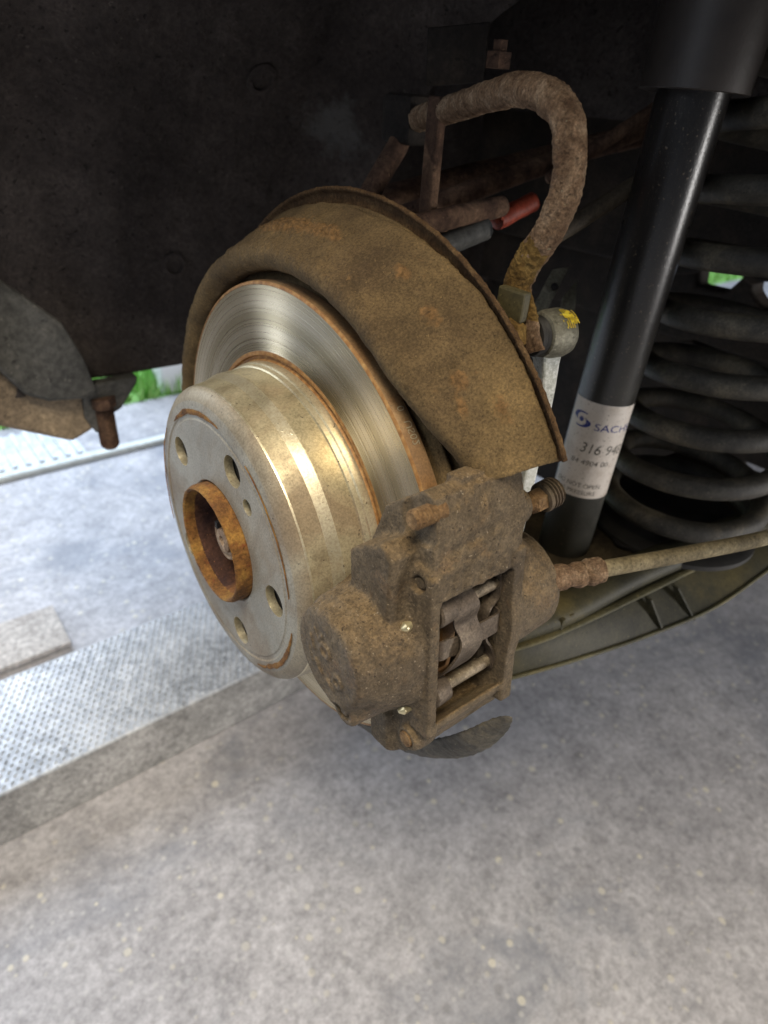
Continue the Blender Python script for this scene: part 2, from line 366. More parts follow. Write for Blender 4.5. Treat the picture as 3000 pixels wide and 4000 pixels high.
def text_geo(s, size, align='CENTER'):
    cu = bpy.data.curves.new('t', 'FONT'); cu.body = s; cu.size = size; cu.align_x = align; cu.resolution_u = 3; cu.fill_mode = 'FRONT'
    o = bpy.data.objects.new('t', cu); C.objects.link(o); bpy.context.view_layer.update()
    me = bpy.data.meshes.new_from_object(o.evaluated_get(bpy.context.evaluated_depsgraph_get()))
    bm = bmesh.new(); bm.from_mesh(me); bmesh.ops.triangulate(bm, faces=bm.faces)
    for _ in range(1): bmesh.ops.subdivide_edges(bm, edges=[e for e in bm.edges if e.calc_length() > size * .12], cuts=2)
    bmesh.ops.triangulate(bm, faces=bm.faces)
    v = np.array([tuple(q.co) for q in bm.verts]); f = [[x.index for x in q.verts] for q in bm.faces]
    bm.free(); bpy.data.meshes.remove(me); bpy.data.objects.remove(o); bpy.data.curves.remove(cu)
    return v, f

# ---- signed-distance modelling (for castings): numpy grid + surface nets
def surface_nets(D, org, h):
    ins = D < 0; nx, ny, nz = D.shape
    cnt = np.zeros((nx - 1, ny - 1, nz - 1), np.int8); pos = np.zeros((nx - 1, ny - 1, nz - 1, 3), np.float32)
    sl = lambda o, n: slice(o, n - 1 + o)
    for ax in range(3):
        oth = [a for a in range(3) if a != ax]
        for p in (0, 1):
            for q in (0, 1):
                o0 = [0, 0, 0]; o0[oth[0]] = p; o0[oth[1]] = q; o1 = list(o0); o1[ax] = 1
                A = D[sl(o0[0], nx), sl(o0[1], ny), sl(o0[2], nz)]; B = D[sl(o1[0], nx), sl(o1[1], ny), sl(o1[2], nz)]
                x = (A < 0) != (B < 0); t = np.where(x, A / np.where(x, A - B, 1), 0)
                cnt += x
                for d in range(3): pos[..., d] += np.where(x, t if d == ax else o0[d], 0)
    act = cnt > 0; idx = -np.ones(act.shape, np.int64); ii = np.argwhere(act); idx[act] = np.arange(len(ii))
    v = (ii + pos[act] / cnt[act][:, None]) * h + np.array(org)
    F = []
    for ax in range(3):
        a, b = [(1, 2), (2, 0), (0, 1)][ax]
        s0 = [slice(1, n - 1) for n in D.shape]; s0[ax] = slice(0, D.shape[ax] - 1); s1 = list(s0); s1[ax] = slice(1, D.shape[ax])
        A = ins[tuple(s0)]; B = ins[tuple(s1)]
        e = np.argwhere(A != B); fl = A[A != B]
        off = np.ones(3, int); off[ax] = 0; e = e + off
        def cell(da, db):
            c = e.copy(); c[:, a] -= da; c[:, b] -= db; return idx[c[:, 0], c[:, 1], c[:, 2]]
        q = np.stack([cell(1, 1), cell(0, 1), cell(0, 0), cell(1, 0)], 1)
        q[~fl] = q[~fl][:, ::-1]; F.append(q)
    return v, np.concatenate(F).tolist()
class SDF:
    def __init__(s, lo, hi, h):
        s.h = h; s.lo = lo; ax = [np.arange(a, b, h, dtype=np.float32) for a, b in zip(lo, hi)]
        s.X, s.Y, s.Z = np.meshgrid(*ax, indexing='ij'); s.D = np.full(s.X.shape, 1e3, np.float32)
    def box(s, x0, x1, y0, y1, z0, z1, r=2):
        q = [np.abs(A - (a + b) / 2) - ((b - a) / 2 - r) for A, a, b in ((s.X, x0, x1), (s.Y, y0, y1), (s.Z, z0, z1))]
        o = np.sqrt(sum(np.maximum(k_, 0) ** 2 for k_ in q)); return o + np.minimum(np.maximum(np.maximum(q[0], q[1]), q[2]), 0) - r
    def cyl(s, y, z, r, x0, x1, rd=2, r2=None):
        """along x; r at x0, r2 at x1"""
        rr = r if r2 is None else r + (r2 - r) * np.clip((s.X - x0) / (x1 - x0), 0, 1)
        a = np.sqrt((s.Y - y) ** 2 + (s.Z - z) ** 2) - (rr - rd); b = np.abs(s.X - (x0 + x1) / 2) - ((x1 - x0) / 2 - rd)
        return np.sqrt(np.maximum(a, 0) ** 2 + np.maximum(b, 0) ** 2) + np.minimum(np.maximum(a, b), 0) - rd
    def poly(s, P, x0, x1, rd=2):
        Y, Z = s.Y[0], s.Z[0]; d = np.full(Y.shape, 1e9, np.float32); inside = np.zeros(Y.shape, bool); n = len(P)
        for i in range(n):
            (ay, az), (by, bz) = P[i], P[(i + 1) % n]; ey, ez = by - ay, bz - az
            t = np.clip(((Y - ay) * ey + (Z - az) * ez) / (ey * ey + ez * ez), 0, 1)
            d = np.minimum(d, (Y - ay - t * ey) ** 2 + (Z - az - t * ez) ** 2)
            c = ((az > Z) != (bz > Z)) & (Y < ay + (Z - az) / (bz - az + 1e-9) * ey); inside ^= c
        d2 = np.where(inside, -np.sqrt(d), np.sqrt(d))[None] + rd
        b = np.abs(s.X - (x0 + x1) / 2) - ((x1 - x0) / 2 - rd)
        return np.sqrt(np.maximum(d2, 0) ** 2 + np.maximum(b, 0) ** 2) + np.minimum(np.maximum(d2, b), 0) - rd
    def cap(s, a, b, r):
        a = np.array(a, float); b = np.array(b, float); e = b - a
        t = np.clip(((s.X - a[0]) * e[0] + (s.Y - a[1]) * e[1] + (s.Z - a[2]) * e[2]) / max(e @ e, 1e-9), 0, 1)
        return np.sqrt((s.X - a[0] - t * e[0]) ** 2 + (s.Y - a[1] - t * e[1]) ** 2 + (s.Z - a[2] - t * e[2]) ** 2) - r
    def add(s, d, k=3.0):
        if k <= 0: s.D = np.minimum(s.D, d); return
        h = np.clip(.5 + .5 * (s.D - d) / k, 0, 1); s.D = s.D * (1 - h) + d * h - k * h * (1 - h)
    def sub(s, d, k=1.5):
        d = -d; h = np.clip(.5 - .5 * (s.D - d) / max(k, 1e-3), 0, 1); s.D = s.D * (1 - h) + d * h + k * h * (1 - h)
    def mesh(s): return surface_nets(s.D, s.lo, s.h)

# ================================================================== SETTING
ZG = -650
def grid(x0, x1, y0, y1, z, nx, ny):
    X, Y = np.meshgrid(np.linspace(x0, x1, nx), np.linspace(y0, y1, ny)); v = np.stack([X, Y, np.full_like(X, z)], 2).reshape(-1, 3)
    return v, [[j * nx + i, j * nx + i + 1, (j + 1) * nx + i + 1, (j + 1) * nx + i] for j in range(ny - 1) for i in range(nx - 1)]
tag(obj('floor', grid(-9000, 6000, -1620, 5000, ZG, 2, 2), 'concrete'), kind='structure')
tag(obj('ground', grid(-30000, 150, -40000, -1620.5, ZG - 6, 2, 2), 'grass_green'), kind='structure')
tag(obj('driveway', grid(150.5, 30000, -40000, -1620.5, ZG - 6, 2, 2), 'concrete'), kind='structure')
bl_v, bl_f = [], []
for i in range(9000):
    x = random.uniform(-1500, 140) if i < 6000 else random.uniform(-6500, -1500); y = -1625 - abs(random.gauss(0, 700)); a = random.uniform(0, PI); hgt = random.uniform(35, 90); wd = random.uniform(4, 9)
    dx, dy = math.cos(a) * wd, math.sin(a) * wd; lx, ly = random.gauss(0, 20), random.gauss(0, 20); n = len(bl_v)
    bl_v += [(x - dx, y - dy, ZG - 6), (x + dx, y + dy, ZG - 6), (x + lx, y + ly, ZG - 6 + hgt)]; bl_f.append([n, n + 1, n + 2])
tag(obj('grass', (bl_v, bl_f), 'grass_green', smooth=False), 'bright green grass beyond the garage floor', 'grass', kind='stuff')
tag(obj('garden_wall', box((-955, -1700, ZG + 150), (400, 45, 190)), 'white_wall', smooth=False, bevel=12), 'small patch of white wall standing on the grass beside the disc', 'wall')

# tread-plate platform on the floor
pl = thing('tread_platform', 'long silver tread plate platform lying on the floor', 'platform', (0, -470, ZG))
PZ = ZG + 92
obj('top_plate', box((-100, -470, (PZ + ZG) / 2 + 1), (760, 99, (PZ - ZG) / 2 - 1)), 'ramp_metal', pl, smooth=False, bevel=3)
obj('front_plate', box((-100, -370.2, (PZ + ZG) / 2), (759, .8, 44)), 'ramp_shaded', pl, smooth=False)
sv, sf = [], []
def stud(c, e1, e2, n_, a, b, h):
    c, e1, e2, n_ = map(lambda q: np.array(q, float), (c, e1, e2, n_)); k0 = len(sv)
    sv.extend([c + e1 * a, c + e2 * b, c - e1 * a, c - e2 * b, c + e1 * a * .3 + n_ * h, c - e1 * a * .3 + n_ * h])
    sf.extend([[k0 + q for q in t] for t in ((0, 1, 4), (1, 5, 4), (1, 2, 5), (2, 3, 5), (3, 4, 5), (3, 0, 4))])
for j in range(21):
    for i in range(128):
        x = -760 + i * 10.3 + (j % 2) * 5.1; y = -562 + j * 9.1
        stud((x, y, PZ), (.8, .6, 0), (-.6, .8, 0) if (i + j) % 2 else (.6, .8, 0), (0, 0, 1), 4.2, 2.6, 2.6)
tag(obj('tread_stud', (np.array(sv), sf), 'ramp_metal', pl, smooth=False), kind='stuff'); sv.clear(); sf.clear()
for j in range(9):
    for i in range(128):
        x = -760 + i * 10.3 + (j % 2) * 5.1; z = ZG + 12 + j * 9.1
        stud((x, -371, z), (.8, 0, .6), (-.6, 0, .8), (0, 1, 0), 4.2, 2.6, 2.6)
tag(obj('tread_stud', (np.array(sv), sf), 'ramp_shaded', pl, smooth=False), kind='stuff')
tag(obj('floor_board', box((230, -737, ZG + 9), (226, 58, 5)), 'board_rust', smooth=False, bevel=1.5), 'flat pinkish brown board on the floor behind the tread platform', 'board')
rp = thing('ribbed_panel', 'pale ribbed metal panel on the floor near the grass', 'panel', (0, -1450, ZG))
obj('base_sheet', box((150, -1450, ZG + 6), (380, 95, 5)), 'ramp_metal', rp, smooth=False)
ribg = box((0, -1450, ZG + 14), (6, 93, 4)); r0 = obj('rib', ribg, 'ramp_metal', rp, smooth=False, bevel=1)
for i in range(1, 24):
    c = r0.copy(); C.objects.link(c); c.parent = rp; c.location = Vector(((-215 + i * 31) * S, 0, 0))
r0.location = Vector((-215 * S, 0, 0))
tag(obj('floor_rail', box((100, -1338, ZG + 7), (700, 14, 7)), 'white_paint', smooth=False, bevel=3), 'thin pale rail along the floor in front of the ribbed panel', 'rail')

# ================================================================== CAR BODY ROUND THE WHEEL
ub = thing('car_underbody', 'dark underside of the car closing the wheel housing', 'car body', (-300, -352, 0))
obj('floor_pan', box((-1085, -760, 180), (1040, 405, 224)), 'liner_plastic', ub, smooth=False, bevel=6)
obj('roof_panel', box((-700, 20, 430), (690, 420, 30)), 'liner_plastic', ub, smooth=False)
obj('fender_shade', box((30, -165, 425), (41, 255, 24)), 'liner_plastic', ub, smooth=False, bevel=6)  # unseen; added and sized to keep the ceiling lamp off the liner
obj('inner_panel', box((-1000, 200, 330), (560, 600, 130)), 'liner_plastic', ub, smooth=False)
# wheel arch liner
def liner_r(x, a):
    r = 352
    r += 10 * math.exp(-((x + 20) / 26) ** 2) - 14 * math.exp(-((x - 30) / 18) ** 2)   # moulded ribs near the lip
    if x < -235: r -= ((-235 - x) / 50) ** 2 * 42                                       # turns in at the inner edge
    return r
la, lx = np.radians(np.linspace(84, 186.5, 150)), np.linspace(-296, 75, 130)
lv = np.array([[x, liner_r(x, a) * math.cos(a), liner_r(x, a) * math.sin(a)] for a in la for x in lx])
lf = [[i * 130 + j, i * 130 + j + 1, (i + 1) * 130 + j + 1, (i + 1) * 130 + j] for i in range(149) for j in range(129)]
wl = thing('wheel_arch_liner', 'large black textured plastic wheel arch liner behind the brake disc', 'liner', (-100, -340, 0))
lo = obj('liner_shell', roughen((lv, lf), 1.6, .09, 2, 4), 'liner_dust_lit', wl)
sm = lo.modifiers.new('thick', 'SOLIDIFY'); sm.thickness = .004; sm.offset = -1
def on_liner(x, deg): r = liner_r(x, 0); return np.array([x, r * math.cos(R(deg)), r * math.sin(R(deg))])
for x, dg, rr, lab in ((-190, 143.5, 9, 'screw'), (-126, 170.5, 8, 'screw')):
    p = on_liner(x, dg); ax = (0, -math.cos(R(dg)), -math.sin(R(dg)))
    obj('screw', lathe_axis([(-3, rr * 1.5), (1.5, rr * 1.5), (2.2, rr * 1.35), (2.2, rr), (-1.5, rr * .85), (-1.5, .4)], p, ax, 28), 'liner_plastic', wl, smooth='auto')
# sill end seen at the far left
sl = thing('car_sill', 'end of the car sill with grey flap and tan underside at the left edge', 'sill', (20, -335, -50))
X_, Z_, NY = (1, 0, 0), (0, 0, 1), (0, -1, 0)
obj('flap', prism([(120, 130), (24, 63), (5, 44), (-14, 24), (-26, -10), (-32, -42), (-20, -48), (10, -44), (28, -34), (44, -6), (120, 60)], X_, Z_, NY, (0, -326, 0), 0, 9), 'sill_grey', sl, smooth=False, bevel=4)
obj('sill_panel', prism([(120, 70), (-26, -20), (-34, -60), (-26, -84), (-4, -93), (54, -62), (140, -10)], X_, Z_, NY, (0, -337, 0), 0, 640), 'sill_paint', sl, smooth=False, bevel=5)
obj('seam_bracket', prism([(-20, -38), (-73, -38), (-71, -45), (-53, -67), (-40, -73), (-26, -88), (-18, -70)], X_, Z_, NY, (0, -334, 0), 0, 14), 'sill_grey', sl, smooth=False, bevel=2)
thr = [(-100 + 0, 3)] 
prof = [(0, 8.2)] + [(2 + i * 1.6 + d, rr) for i in range(24) for d, rr in ((0, 7.9), (.8, 9.0))] + [(42, 7.8), (44, 6)]
jb = thing('hanging_bolt', 'blurred dark threaded bolt hanging below the sill', 'bolt', (-36, -336, -62))
obj('thread', lathe_axis(prof, (-36.5, -336, -62), (0, 0, -1), 32), 'far_rust', jb, smooth=False)
obj('bolt_head', lathe_axis([(-10, 12), (0, 12), (1, 10)], (-36.5, -336, -62), (0, 0, -1), 6), 'far_rust', jb, smooth=False)

# ================================================================== BRAKE DISC
disc = thing('brake_disc', 'solid brake disc with shiny machined face and tall dusty hat', 'brake disc')
hat_prof = [(-4.6, 33.9), (-.6, 33.9), (0, 34.6), (0, 66.5), (-.5, 67.4), (-.5, 69.0), (.0, 69.8), (-.2, 73), (-.9, 76.2), (-2.2, 79.2), (-4.2, 81.6), (-6.0, 82.6), (-6.9, 82.9), (-16.6, 84.3), (-22.2, 86.5), (-23.4, 86.6), (-34.5, 87.0), (-35.0, 87.9), (-37.5, 88.2), (-38.2, 88.9), (-41.0, 89.4), (-42.5, 89.2), (-44.2, 90.4), (-44.2, 91.6), (-42.6, 92.2)]
hat_mat = ['hat_side', 'hat_face', 'hat_face', 'hat_face', 'hat_face', 'hat_fillet', 'hat_face', 'hat_face', 'hat_fillet', 'hat_fillet', 'hat_fillet', 'hat_bright', 'hat_side', 'hat_bright', 'hat_side', 'hat_side', 'hat_side', 'hat_bright', 'hat_side', 'hat_bright', 'hat_bright', 'disc_lip_rust', 'disc_lip_rust', 'disc_lip_rust']
names = ['hat_face', 'hat_side', 'hat_bright', 'hat_fillet', 'disc_lip_rust']
# close the hat into a solid shell so that the bolt holes can be cut through it
inner = [(-46, 92), (-46, 86), (-40, 80), (-7, 78), (-4.6, 74)]
full = hat_prof + inner
v, f, mi = lathe(full, 220, closed=True)
hm = [names.index((hat_mat + ['hat_side'] * 12)[s]) for s in mi]
hat = obj('hat', (v, f), names, disc, smooth=False, midx=hm)
cut = bmesh.new()
for dg, rr, hr in ((142, 56, 8.3), (70, 56, 8.3), (-2, 56, 8.3), (-74, 56, 8.3), (-146, 56, 8.3), (50.3, 51.7, 4.3)):
    mt = Matrix.Translation((0, rr * math.cos(R(dg)) * S, rr * math.sin(R(dg)) * S)) @ Matrix.Rotation(PI / 2, 4, 'Y')
    bmesh.ops.create_cone(cut, cap_ends=True, segments=40, radius1=hr * S, radius2=hr * S, depth=.05, matrix=mt)
cm = bpy.data.meshes.new('cut'); cut.to_mesh(cm); cm.materials.append(MATS['hat_bright']); cuto = bpy.data.objects.new('cut', cm); C.objects.link(cuto)
bo = hat.modifiers.new('holes', 'BOOLEAN'); bo.object = cuto; bo.operation = 'DIFFERENCE'; bo.solver = 'EXACT'; bo.material_mode = 'TRANSFER'
bpy.context.view_layer.update()
nm = bpy.data.meshes.new_from_object(hat.evaluated_get(bpy.context.evaluated_depsgraph_get()))
hat.modifiers.clear(); hat.data = nm; bpy.data.objects.remove(cuto)
nm.polygons.foreach_set('use_smooth', [True] * len(nm.polygons)); nm.set_sharp_from_angle(angle=R(22))
# rust crescents on the face
crv, crf = [], []
for a0, a1, rr, wd in ((84, 134, 70.6, 1.5), (-62, -8, 72.9, 1.5), (8, 62, 71.2, .8), (146, 200, 74.5, .8)):
    n0 = len(crv); m = 90
    for i in range(m):
        t = i / (m - 1); a = R(a0 + (a1 - a0) * t); w0 = wd * (math.sin(PI * t) ** .5) * (1 + .5 * mnoise.noise(Vector((t * 14, rr, 0)))); r1 = rr + .9 * mnoise.noise(Vector((t * 5, rr, 3)))
        for d in (-1, 0, 1):
            q = r1 + d * w0; crv.append((.05 + (.45 if d == 0 else 0), q * math.cos(a), q * math.sin(a)))
    crf += [[n0 + i * 3 + d, n0 + i * 3 + d + 1, n0 + (i + 1) * 3 + d + 1, n0 + (i + 1) * 3 + d] for i in range(m - 1) for d in (0, 1)]
obj('rust_ridge', (crv, crf), 'hub_rust', disc)
ring_prof = [(-42.6, 92.1), (-42.55, 92.2), (-42.6, 94.0), (-42.75, 94.3), (-42.75, 127.3), (-42.5, 127.6), (-42.7, 128.2), (-43.4, 129.0), (-45.4, 129.3), (-50.2, 129.3), (-51.5, 128.6), (-51.5, 90)]
rm = [1, 1, 1, 0, 1, 1, 1, 2, 2, 2, 0]
v, f, mi = lathe(ring_prof, 256)
obj('friction_ring', (v, f), ['disc_face', 'disc_lip_rust', 'disc_rim'], disc, smooth='auto', midx=[rm[s] for s in mi])
# stamped characters on the rim
tv, tf = text_geo('0   US02', 5.2)
a_ = R(47) - tv[:, 0] / 129.3
obj('rim_lettering', (np.stack([-47.6 + tv[:, 1] - 1.9, 129.55 * np.cos(a_), 129.55 * np.sin(a_)], 1), tf), 'hat_bright', disc, smooth=False)

# wheel hub showing through the disc
hub = thing('wheel_hub', 'rusty orange wheel hub collar in the centre of the disc', 'wheel hub')
v, f, mi = lathe([(-12, 33.2), (5.6, 33.2), (7.6, 32.4), (8.0, 31.6), (7.4, 30.6), (2, 29.6), (-14, 28.6), (-20, 26), (-22, 12)], 120)
obj('pilot_collar', roughen((v, f), .22, .35, 4, 3), ['hub_rust', 'hub_dark'], hub, smooth='auto', midx=[0 if s < 5 else 1 for s in mi])
v, f, mi = lathe([(-5.4, 77), (-5.5, 33)], 120); obj('flange', (v, f), 'dark_gap', hub)
v, f, mi = lathe([(-24, 14), (-3, 12.2), (-1.4, 11.2), (-1.2, 9.6), (-3, 9.0), (-3, 7.4), (-.4, 7.0), (.1, 6.0), (.1, 3.0), (-2.2, 2.2), (-2.4, .1)], 48)
obj('axle_nut', (v, f), 'nut_tan', hub, smooth='auto')
obj('lock_notch', box((-1.0, -4.5, 8.0), (1.6, 1.3, 2.0)), 'dark_gap', hub, smooth=False)

# ================================================================== DUST SHIELD
sh = thing('dust_shield', 'brown rusty curved dust shield wrapped around the top of the disc', 'dust shield', (-60, 0, 0))
body = [(-55, 134.0), (-51, 133.6), (-47, 134.2), (-43.5, 136.2), (-41.3, 139), (-41.0, 141.5), (-42.2, 144.2), (-45, 146.6), (-50, 149.3), (-58, 153.4), (-68, 157.8), (-78, 162.2), (-79.0, 162.0), (-79.3, 161.0), (-68, 156.2), (-50, 147), (-45, 142), (-50, 136)]
A0, A1, NA = 33.5, 196, 420
v, f, mi = lathe(body, NA, A0, A1, closed=True)
k_ = len(body)
def shield_end(v):            # right-hand end: trimmed on a slant, corner swept
    v = v.copy()
    return v
def crustmask(v):
    a = np.degrees(np.arctan2(v[:, 2], v[:, 1])); r = np.hypot(v[:, 1], v[:, 2]); m = np.full(len(v), .16)
    for ca, cx, sa, sx, g in ((100, -58, 9, 6, 1.7), (87, -60, 4, 5, 1.2), (69, -65, 2.2, 3.5, 1.1), (60, -63, 2.3, 4, 1.2), (49, -60, 2.2, 4, 1.1), (43, -70, 3, 4, .9), (45, -57, 2.0, 3, .8)):
        m += g * np.exp(-((a - ca) / sa) ** 2 - ((v[:, 0] - cx) / sx) ** 2)
    rs = np.random.RandomState(5)
    for q in range(26): m += rs.uniform(.25, .7) * np.exp(-((a - rs.uniform(36, 150)) / rs.uniform(.5, 1.4)) ** 2 - ((v[:, 0] - rs.uniform(-78, -46)) / rs.uniform(1, 2.4)) ** 2)
    m += .35 * np.exp(-((v[:, 0] + 43.5) / 2.2) ** 2) * (r > 141)
    return m
# denser profile for the visible outer skin so the crust is real relief
def densify(P, step):
    out = []
    for i in range(len(P) - 1):
        a, b = np.array(P[i]), np.array(P[i + 1]); m = max(1, int(np.hypot(*(b - a)) / step)); out += [tuple(a + (b - a) * t / m) for t in range(m)]
    return out + [P[-1]]
skin = densify(body[:12], 1.2); back = body[12:]
v, f, mi = lathe(skin + back, 420, A0, A1, closed=True)
a = np.degrees(np.arctan2(v[:, 2], v[:, 1])); a = np.where(a < -90, a + 360, a)
edge = np.clip((v[:, 0] + 60) / -19.0, 0, 1) * np.clip((84 - a) / 24, 0, 1); rr = np.hypot(v[:, 1], v[:, 2])
v[:, 0] -= 4.6 * edge; v[:, 1] *= (rr + 3.9 * edge) / rr; v[:, 2] *= (rr + 3.9 * edge) / rr
qe = np.clip((57 - a) / 23.5, 0, 1) ** 1.6; dx = qe * np.maximum(v[:, 0] + 80, 0) * .42; rr = np.hypot(v[:, 1], v[:, 2])
v[:, 0] -= dx; v[:, 1] *= (rr + dx * .47) / rr; v[:, 2] *= (rr + dx * .47) / rr            # the nose is cut back towards the lower end
g = roughen((v, f), 1.7, .6, 7, 5, ridged=True, mask=crustmask)
g = roughen(g, .5, .12, 9, 2)
so_ = obj('shield_shell', g, 'shield_dust', sh); ca = so_.data.attributes.new('crust', 'FLOAT', 'POINT'); ca.data.foreach_set('value', np.clip((crustmask(v) - .16) * .85, 0, 1.3).astype(np.float32))
# flange behind the shell with a ragged rusty edge
fl = [(-86.0, 140), (-85.6, 166.4), (-84.6, 167.3), (-83.5, 168.0), (-83.1, 168.9), (-83.7, 169.7), (-85.0, 169.7), (-86.2, 168.4), (-87.0, 166), (-87.4, 140)]
v, f, mi = lathe(densify(fl, .9), 520, 33.2, 172, closed=True)
obj('edge_flange', roughen((v, f), .38, .5, 3, 4, mask=lambda v: np.clip((np.hypot(v[:, 1], v[:, 2]) - 160) / 7, .1, 1)), 'shield_rust', sh)
# back plate between shell and hub, and the lower lip hanging below the caliper
v, f, mi = lathe([(-56, 100), (-55, 134), (-57, 134), (-58, 100)], 150, 22, 196, closed=True); obj('back_plate', (v, f), 'shield_dust', sh)
v, f, mi = lathe(densify([(-58, 98), (-60, 130), (-70, 142), (-82, 150), (-84, 162), (-86, 162), (-84, 149), (-72, 140), (-62, 128), (-60, 98)], 2.5), 160, 35.5, 120, closed=True); obj('back_plate', roughen((v, f), .4, .2, 4, 3), 'shield_dust', sh)
low = [(-60, 146), (-62, 154), (-66, 159.5), (-73, 163.5), (-75, 163.5), (-76, 161), (-68, 156), (-64, 150), (-62, 146)]
v, f, mi = lathe(densify(low, 2.5), 200, -100, -12, closed=True)
aa = np.degrees(np.arctan2(v[:, 2], v[:, 1])); tq = np.clip((aa + 46) / 34, 0, 1); rr = np.hypot(v[:, 1], v[:, 2]); ql = np.sqrt(np.maximum(1 - tq ** 2, 0.003)); nr = 160.5 + (rr - 160.5) * ql
v[:, 1] *= nr / rr; v[:, 2] *= nr / rr; v[:, 0] = -68 + (v[:, 0] + 68) * ql
obj('lower_lip', roughen((v, f), .5, .3, 3, 3), 'coil_black', sh)

# ================================================================== BRAKE CALIPER
th = R(7.0); NV = np.array([0, math.cos(th), math.sin(th)]); TV = np.array([0, -math.sin(th), math.cos(th)]); XV = np.array([1.0, 0, 0])
def L2W(p): p = np.atleast_2d(np.asarray(p, float)); return p[:, :1] * XV + p[:, 1:2] * NV + p[:, 2:3] * TV
def loc(geo): return (L2W(geo[0]),) + tuple(geo[1:])
cal_base = L2W((-45, 120, -10))[0]
cal = thing('brake_caliper', 'dirty brown cast iron brake caliper clamped over the disc edge', 'brake caliper', tuple(cal_base))
D = SDF((-118, 80, -88), (13, 149, 82), 0.72)
prof = [(141, -44), (141, 42), (139.5, 58), (136.5, 69), (131, 71), (121, 64.5), (111, 58), (104, 44), (94, 15), (94, -30), (98, -55), (104, -72), (112, -78), (124, -70), (134, -59)]
D.add(D.poly(prof, -77, -26, 1.2), 0)
# outer half: body behind the piston bulge, ears, shoulder lobe
D.add(D.box(-36, -22, 96, 138, -38, 34, 3), 3)
rq = np.sqrt(D.Y ** 2 + D.Z ** 2)
cone = np.maximum(np.maximum(D.cyl(111, -8, 36, -34, -3, 2.5, r2=24.5), D.Y - 139.8), 90.5 - rq); D.add(cone, 4)     # body flaring from the piston end to the rail
D.add(D.cyl(112, -4, 27.8, -36, -1, 2.5, r2=25.8), 4)
D.add(D.cyl(112.5, -3.5, 24.8, -12, 6.8, 3.6, r2=23.2), 2)
D.add(D.poly([(104, 18), (104, 39), (109, 43), (127, 52), (132, 46), (130, 18)], -34, -12, 2.2), 3.5)                 # shoulder lobe next to the hat
D.add(D.cyl(119, -28, 9.2, -34, 4.5, 2.2, r2=8.0), 5)            # bleeder boss, lower left
D.add(D.box(-34, -22, 101, 116, -76, -50, 3), 5)                 # lower ear
D.add(D.cyl(129, -55, 6.0, -34, -22, 2), 4)
D.add(D.cyl(135, 34, 6.5, -32, -23.5, 2), 4)                     # boss of the slotted plug
# long edge rail beside the window
D.add(D.box(-29.5, -23.6, 130, 142.6, -46, 38, 1.0), 1.2)
D.add(D.box(-78.5, -71, 122, 142.4, -52, 34, 1.2), 1.2)
# ribs and folds on the upper bridge block
for xr, dx_, rr0, n0, n1_, t0, t1 in ((-38, -1, 1.6, 140.6, 138, 30, 62), (-45, -2, 2.4, 140.2, 136.5, 28, 66), (-53, -1, 1.5, 140.6, 138, 26, 60), (-58, -2, 2.0, 140.2, 136, 32, 67), (-66, 1, 3.0, 139.8, 134.5, 28, 66), (-73, 2, 2.4, 140, 134, 28, 60)):
    D.add(D.cap((xr, n0, t0), (xr + dx_, n1_, t1), rr0), 1.6)
D.add(D.box(-62, -44, 126, 134, 64, 72.5, 1.4), 1.5)
D.add(D.box(-74, -65, 124, 134, 52, 66, 1.8), 1.5)
D.add(D.cap((-30, 139.5, 38), (-72, 139.0, 36), 1.8), 2.0)
D.sub(D.cap((-34, 142.5, 46), (-62, 142.5, 50), 2.6), 2.0)
# inner half bulge
D.add(D.cyl(115, -8, 27.0, -110, -70, 4, r2=28.5), 5)
D.add(D.cyl(112, 10, 19.0, -97, -70, 4, r2=24), 8)
D.add(D.cyl(131, 48, 8.5, -84, -70, 2), 5)
# cuts: disc slot, pad window, pocket round the upper bolt, notch under the bridge
rr_ = np.sqrt(D.Y ** 2 + D.Z ** 2)
slot = np.maximum(np.abs(D.X + 47.3) - 9.0, rr_ - 133.5); D.sub(slot, 1)
D.sub(D.poly([(78, 24.4), (162, 24.4), (162, -24), (141.6, -39.5), (126, -54), (78, -54)], -71.8, -28.6, .8), .6)
D.sub(D.cyl(133, 60, 11, -28.5, -5, 2), 1.5)
D.sub(D.cyl(129, -55, 4.5, -24, -10, 1), 1)
D.sub(D.cyl(135.5, 34, 3.6, -26, -10, .8), .6); D.add(D.cyl(135.0, 33.5, 2.7, -30, -24.2, .5), 0)
D.sub(D.cyl(119, -28, 4.6, 2.6, 20, .5), .6); D.add(D.cyl(119, -28, 3.2, 0, 4.2, .4), 0)
# casting marks on the bulge end (worn, raised)
for a_, b_, r_ in (((6.3, 105, 9), (6.3, 107, 4), .9), ((6.3, 107, 4), (6.4, 110, 8), .8), ((6.3, 101, 3), (6.3, 103, -3), .9), ((6.4, 104, -8), (6.4, 108, -13), 1.0), ((6.4, 112, -14), (6.4, 116, -17), .9), ((6.2, 99, -4), (6.2, 101, -11), .8), ((6.3, 110, 13), (6.3, 114, 12), .7)):
    D.add(D.cap((a_[0] + .35, a_[1], a_[2]), (b_[0] + .35, b_[1], b_[2]), r_ * 1.15), .6)
for cy, cz, r0_ in ((112, 1, 3.1), (120, -10, 2.6)):
    tor = np.sqrt((np.sqrt((D.Y - cy) ** 2 + (D.Z - cz) ** 2) - r0_) ** 2 + (D.X - 6.9) ** 2) - 1.1; D.add(tor, .5)
v, f = D.mesh(); del D
g = roughen((v, f), .20, .10, 11, 3)
g = roughen(g, .17, .6, 5, 5, ridged=True)
obj('casting', loc(g), 'caliper_crust', cal)
def cyl_l(n, t, prof, x0=0, seg=28): # (x, r) profile along local x
    return loc(lathe_axis([(q[0], q[1]) for q in prof], (x0, n, t), (1, 0, 0), seg))
